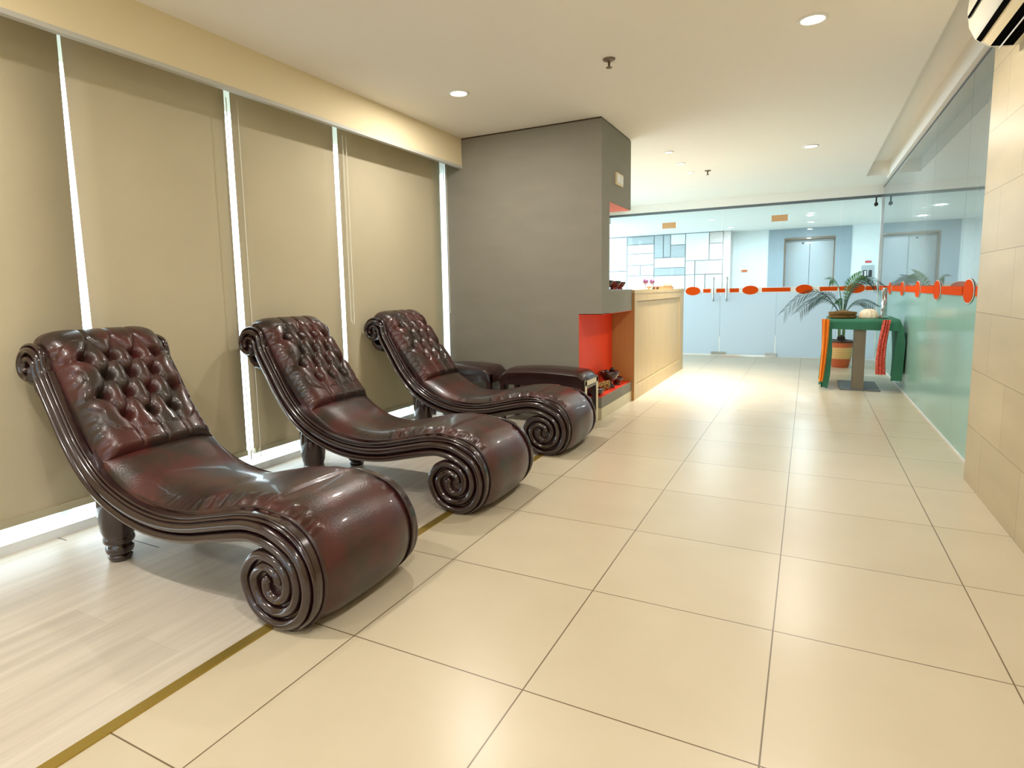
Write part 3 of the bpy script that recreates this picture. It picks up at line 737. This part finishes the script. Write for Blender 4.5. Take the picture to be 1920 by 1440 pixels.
bm = bmesh.new(); lathe(bm, [(0, 0), (.05, 0), (.052, .01), (.028, .03), (.03, .055), (.065, .08), (.085, .12), (.09, .15), (.08, .15), (.07, .12), (.04, .09), (0, .085)], 28); fin('bowl', bm, M['darkceramic'], fb, smooth=True)
for s in (-1, 1):
    bm = bmesh.new(); bmesh.ops.create_uvsphere(bm, u_segments=12, v_segments=8, radius=.022); bmesh.ops.translate(bm, verts=bm.verts, vec=(0, s*.085, .155)); fin('ear', bm, M['darkceramic'], fb, smooth=True)
pot('ceramic_bowl', -1.585, 5.46, NZ, bowl, M['darkceramic'], 'flat dark bowl at the back end of the orange niche', 'bowl', None, .7)
# switch plate
sp = tag(BX('switch_plate', (-1.502, -1.488, 5.10, 5.31, 1.985, 2.085), M['cream'], bevel=.004), 'cream double switch plate high on the side of the grey block', 'switch')
for y in (5.12, 5.215):
    BX('rocker', (-1.4885, -1.483, y, y+.075, 2.0, 2.07), M['white'], sp, bevel=.002)

# ------------------------------------------------------------------ table with cloths
tb = empty('pedestal_table', (.5, 7.35, 0), 'pedestal table with flat taupe post under a green cloth', 'table')
BX('tabletop', (-.30, .31, -.27, .42, .70, .73), M['wood'], tb, bevel=.003)
BX('post', (-.065, .04, -.29+.02, -.15, .012, .70), M['taupe'], tb, bevel=.003)
BX('base_plate', (-.17, .19, -.29, .36, 0, .012), M['darksteel'], tb, bevel=.002)
def cloth(name, rows, m, label, cat, th=.003, smooth=True):
    bm = bmesh.new(); n = len(rows); k = len(rows[0])
    V = [[bm.verts.new(p) for p in r] for r in rows]
    for i in range(n-1):
        for j in range(k-1): bm.faces.new((V[i][j], V[i][j+1], V[i+1][j+1], V[i+1][j]))
    bmesh.ops.recalc_face_normals(bm, faces=bm.faces[:])
    bmesh.ops.solidify(bm, geom=bm.faces[:], thickness=th)
    return tag(fin(name, bm, m, None, auto=1.2), label, cat)
rows = []
Yf, Yk = 7.045, 7.80
for j in range(25):
    v = j/24; y = Yf+.015+(Yk-Yf-.015)*v
    r = []
    zl = .015+.02*math.sin(v*9); zr = .125+.05*math.sin(v*5)
    for i in range(16):
        u = i/15; z = zl+(.735-zl)*u
        r.append((.165+.015*math.sin(v*22+u*2)*(1-u)+.035*u*u - .012*(1-u), y, z))
    for i in range(1, 14): r.append((.20+(.615)*i/13, y, .737))
    for i in range(0, 16):
        u = i/15; z = .735-(.735-zr)*u
        r.append((.818+.03*math.sin(u*1.8)+.014*math.sin(v*20+u*2)*u, y, z))
    rows.append(r)
bm = bmesh.new(); n = len(rows); k = len(rows[0])
V = [[bm.verts.new(p) for p in r] for r in rows]
for i in range(n-1):
    for j in range(k-1): bm.faces.new((V[i][j], V[i][j+1], V[i+1][j+1], V[i+1][j]))
# front flap
i0, i1 = 15, 29
pf = [V[0][j] for j in range(i0, i1+1)]
prev = pf
for q in range(1, 6):
    cur = []
    for j, vv in enumerate(pf):
        x = vv.co.x; dz = (.10+.018*(j/len(pf)))*q/5
        cur.append(bm.verts.new((x, Yf-.004+.006*math.sin(x*30)*q/5, .737-dz)))
    for j in range(len(pf)-1): bm.faces.new((prev[j], prev[j+1], cur[j+1], cur[j]))
    prev = cur
# right corner fold: hangs forward
Pf = [(.815, Yf, .735), (.765, Yf+.0, .12), (.862, Yf+.0, .12), (.872, Yf-.02, .5), (.85, Yf-.02, .66)]
bm.faces.new([bm.verts.new(p) for p in Pf])
Pf = [(.185, Yf+.01, .735), (.245, Yf, .72), (.235, Yf, .62), (.245, Yf, .40), (.235, Yf, .15), (.215, Yf, .012), (.165, Yf, .03)]
bm.faces.new([bm.verts.new(p) for p in Pf])
bmesh.ops.recalc_face_normals(bm, faces=bm.faces[:]); bmesh.ops.solidify(bm, geom=bm.faces[:], thickness=.003)
tag(fin('tablecloth', bm, M['green'], None, auto=.9), 'green cloth draped over the pedestal table, long at both sides', 'tablecloth')
def hanging(name, xc, y, z0, z1, w0, w1, m, label, fold=5, yo=.012):
    rows = []
    for i in range(22):
        u = i/21; z = z1+(z0-z1)*u; w = w1+(w0-w1)*u
        rows.append([(xc(u)+w*(j/16-.5), y+yo*math.sin(j/16*fold*2*PI+u*2)+.0, z) for j in range(17)])
    return cloth(name, rows, m, label, 'scarf', .003)
hanging('scarf', lambda u: .172-.022*u+.01*math.sin(u*3), 6.99, .09, .742, .035, .07, M['orangecloth'], 'orange scarf hanging from the left corner of the green clothed table', 2)
hanging('scarf', lambda u: .705-.035*math.sin(u*2.2), 7.0, .185, .735, .085, .065, M['redcloth'], 'red patterned scarf hanging at the right end of the green clothed table', 3)
# goods on the table
bk = empty('rattan_tray', (.33, 7.22, .741), 'stack of brown rattan trays on the left of the green table', 'tray')
for k in range(2):
    bm = bmesh.new(); lathe(bm, [(0, 0), (.115, 0), (.128, .006), (.132, .022), (.128, .032), (.118, .030), (.112, .012), (0, .010)], 32, (0, 0, k*.034))
    for v in bm.verts: v.co.y *= .8
    fin('tray', bm, M['basket'], bk, auto=.8)
bm = bmesh.new(); lathe(bm, [(0, .075), (.09, .07), (.11, .062), (.0, .09)], 24); fin('filling', bm, M['basket'], bk, smooth=True)
bm = bmesh.new(); nr = 48; pr = None
for i in range(12):
    u = i/11; ring = []
    for q in range(nr):
        a = 2*PI*q/nr; r = .092*math.sin(u*PI/2)**.8*(1+.05*math.sin(a*12)); ring.append(bm.verts.new((r*math.cos(a), .8*r*math.sin(a), .095*math.cos(u*PI/2)**1.0+.004*math.sin(a*12)*u)))
    if pr:
        for q in range(nr): bm.faces.new((pr[q], pr[(q+1) % nr], ring[(q+1) % nr], ring[q]))
    pr = ring
bm.faces.new(pr); bmesh.ops.remove_doubles(bm, verts=bm.verts[:], dist=.0005)
tag(fin('scallop_shell', bm, M['shell'], None, smooth=True, loc=(.565, 7.24, .741)), 'cream ribbed shell lying on the green table', 'shell')
bm = bmesh.new(); lathe(bm, [(0, 0), (.045, 0), (.05, .01), (.03, .04), (.042, .09), (.036, .16), (.022, .22), (.026, .27), (.03, .31), (.02, .31), (.016, .25), (0, .2)], 24)
for v in bm.verts:
    a = v.co.z*14; x, y = v.co.x, v.co.y*.7; v.co.x = x*math.cos(a)-y*math.sin(a); v.co.y = x*math.sin(a)+y*math.cos(a)
tag(fin('glass_vase', bm, M['silver'], None, smooth=True, loc=(.69, 7.18, .741)), 'slim twisted silvery glass vase on the right of the green table', 'vase')

# ------------------------------------------------------------------ palm
pp = empty('potted_palm', (.41, 9.05, 0), 'feathery palm in a striped terracotta pot behind the green table', 'plant')
bm = bmesh.new()
lathe(bm, [(0, .0), (.095, 0), (.105, .02), (.125, .12), (.135, .14), (.137, .25), (.14, .27), (.143, .33), (.155, .335), (.157, .36), (.145, .362), (.135, .34), (0, .34)], 40,
      mis=[0, 0, 0, 1, 1, 1, 0, 0, 2, 2, 2, 3])
fin('pot', bm, [M['terracotta'], M['potcream'], M['darkceramic'], M['soil']], pp, auto=.8)
bm = bmesh.new(); lathe(bm, [(0, .34), (.13, .34), (.12, .35), (.05, .365), (0, .38)], 20); fin('soil', bm, M['soil'], pp, smooth=True)
bm = bmesh.new()
for k in range(6):
    a = k*1.05; r = .028
    tube(bm, crom([(r*math.cos(a), r*math.sin(a), .34), (r*1.3*math.cos(a), r*1.3*math.sin(a), .55), (r*.8*math.cos(a+.3), r*.8*math.sin(a+.3), .74)], 6), .008, 8)
fin('trunk', bm, M['stem'], pp, smooth=True)
bm = bmesh.new(); bmesh.ops.create_uvsphere(bm, u_segments=14, v_segments=8, radius=.05); bmesh.ops.scale(bm, verts=bm.verts, vec=(1, 1, .9)); bmesh.ops.translate(bm, verts=bm.verts, vec=(0, 0, .385)); fin('root_ball', bm, M['soil'], pp, smooth=True)
def frond(p1, p2, L=.17, w=.0030, base=(0, 0, .62), m='frond', n=30):
    p0, p1, p2 = Vector(base), Vector(p1), Vector(p2)
    n = int(n*1.0); L *= .95; bm = bmesh.new(); pts = []
    N_ = 60
    for i in range(N_+1):
        u = i/N_; pts.append(p0*(1-u)**2+p1*2*u*(1-u)+p2*u*u)
    tube(bm, pts, .005, 6, rf=lambda u: .006*(1-u)+.001)
    for i in range(n):
        u = .22+.78*i/n; q = int(u*N_); p = pts[q]; t = (pts[min(q+1, N_)]-pts[q-1]).normalized()
        side = t.cross(Vector((0, 0, 1)));
        if side.length < .05: side = Vector((0, 1, 0))
        side.normalize(); side = Matrix.Rotation(.95, 3, t) @ side
        ll = L*math.sin(min(1, (u-.18)*1.6)*PI*.62)*random.uniform(.85, 1.1)
        for s in (-1, 1):
            d = (t*.75+side*s*.8+Vector((0, 0, -.05))).normalized()
            wv = t.cross(d).cross(d).normalized()
            pr = None
            for j in range(6):
                a = j/5; c = p+d*ll*a+Vector((0, 0, -.42*ll*a*a)); hw = wv*w*(math.sin((a*.9+.1)*PI)+.04)
                v2 = (bm.verts.new(c-hw), bm.verts.new(c+hw))
                if pr: bm.faces.new((pr[0], pr[1], v2[1], v2[0]))
                pr = v2
    return fin('frond', bm, M[m], pp, recalc=False)
frond((-.30, -.10, 1.32), (-.70, -.25, .73), .17, base=(-.01, 0, .66), m='frond2', n=36)
frond((-.22, .12, 1.12), (-.52, .15, .72), .14, base=(0, .02, .66), m='frond2')
frond((-.12, -.15, 1.18), (-.40, -.30, .84), .14, base=(0, -.02, .66), m='frond2')
frond((.02, .05, 1.15), (.19, .05, 1.22), .16, w=.0045, base=(.01, 0, .68), m='frond', n=34)
frond((.10, -.05, 1.38), (.42, -.06, 1.05), .15, base=(.02, -.01, .68), m='frond2')
frond((.12, .0, 1.00), (.36, -.12, .80), .12, base=(.02, 0, .66), m='frond2')
frond((-.03, .1, 1.22), (-.16, .22, 1.16), .12, base=(0, .02, .68), m='frond')
frond((-.02, -.12, .98), (-.10, -.22, .86), .12, w=.004, base=(0, -.01, .64), m='frond')
frond((.06, .15, 1.16), (.30, .24, 1.18), .13, base=(.01, .02, .68), m='frond2')

# ------------------------------------------------------------------ split air conditioner
ac = empty('air_conditioner', (.81, 3.0, 2.15), 'white split air conditioner high on the tiled wall, open louvre', 'air conditioner')
prof = [(0, .0), (-.07, .0), (-.115, .012), (-.17, .055), (-.195, .11), (-.205, .18), (-.20, .27), (-.17, .29), (0, .29)]
bm = bmesh.new(); Ya, Yb = -.45, .62
pr = None
ys_ = [Ya, Ya+.03, Yb-.05, Yb-.015, Yb]; ks = [.96, 1, 1, .985, .94]
for y, k in zip(ys_, ks):
    ring = [bm.verts.new((x*k, y, .145+(z-.145)*k)) for x, z in prof]
    if pr:
        for q in range(len(prof)): bm.faces.new((pr[q], pr[(q+1) % len(prof)], ring[(q+1) % len(prof)], ring[q]))
    else: bm.faces.new(ring)
    pr = ring
bm.faces.new(pr); fin('housing', bm, mat('ac_plastic', (216, 210, 190), .4), ac, auto=.5)
dk = M['void']
def slat(name, x0, z0, x1, z1, th, ya, yb, m):
    bm = bmesh.new(); d = Vector((x1-x0, 0, z1-z0)); nn = Vector((-d.z, 0, d.x)).normalized()*th
    vs = [bm.verts.new((x0+a*nn.x+(b*d.x), y, z0+a*nn.z+(b*d.z))) for y in (ya, yb) for a, b in ((0, 0), (0, 1), (1, 1), (1, 0))]
    for f in ((0, 1, 2, 3), (4, 5, 6, 7), (0, 1, 5, 4), (1, 2, 6, 5), (2, 3, 7, 6), (3, 0, 4, 7)): bm.faces.new([vs[i] for i in f])
    fin(name, bm, m, ac)
slat('outlet_dark_slat', -.116, .008, -.035, -.004, -.005, Ya+.05, Yb-.06, dk)  # black slats laid on the housing in place of the outlet's shade
slat('outlet_dark_slat', -.165, .048, -.148, .034, -.007, Ya+.05, Yb-.055, dk)
slat('louvre', -.150, .030, -.118, .002, .006, Ya+.06, Yb-.065, M['cream'])
slat('louvre', -.088, -.022, -.080, -.004, .003, Ya+.06, Yb-.07, M['white'])
slat('panel_seam', -.2025, .135, -.2065, .146, .003, Ya+.03, Yb-.07, dk)

# ------------------------------------------------------------------ world and camera
w = D.worlds.new('World'); bpy.context.scene.world = w; w.use_nodes = True
bg = w.node_tree.nodes['Background']; bg.inputs[0].default_value = (.80, .91, 1, 1); bg.inputs[1].default_value = 6.0

f = 1110.6107; cx, cy = 933.816, 677.546
Rm = [[0.88707513, 0.46120658, -0.01965218], [0.03668344, -0.11286539, -0.99293289], [-0.46016523, 0.88008516, -0.11703872]]
cd = D.cameras.new('camera'); co = D.objects.new('camera', cd); COL.objects.link(co)
cd.sensor_width = 36; cd.sensor_fit = 'HORIZONTAL'; cd.lens = f*36/1920
cd.shift_x = (960-cx)/1920; cd.shift_y = -(720-cy)/1920
cd.clip_start = .05
r, d_, fw = [Vector(q) for q in Rm]
mw = Matrix((( r.x, -d_.x, -fw.x, 0), (r.y, -d_.y, -fw.y, 0), (r.z, -d_.z, -fw.z, 1.09), (0, 0, 0, 1)))
co.matrix_world = mw
sc_ = bpy.context.scene; sc_.camera = co
sc_.view_settings.view_transform = 'Standard'; sc_.view_settings.look = 'None'
sc_.view_settings.gamma = 1; sc_.view_settings.use_curve_mapping = False
sc_.view_settings.exposure = 0.22
sc_.cycles.max_bounces = 10; sc_.cycles.diffuse_bounces = 6; sc_.cycles.transparent_max_bounces = 12
sc_.cycles.sample_clamp_indirect = 6
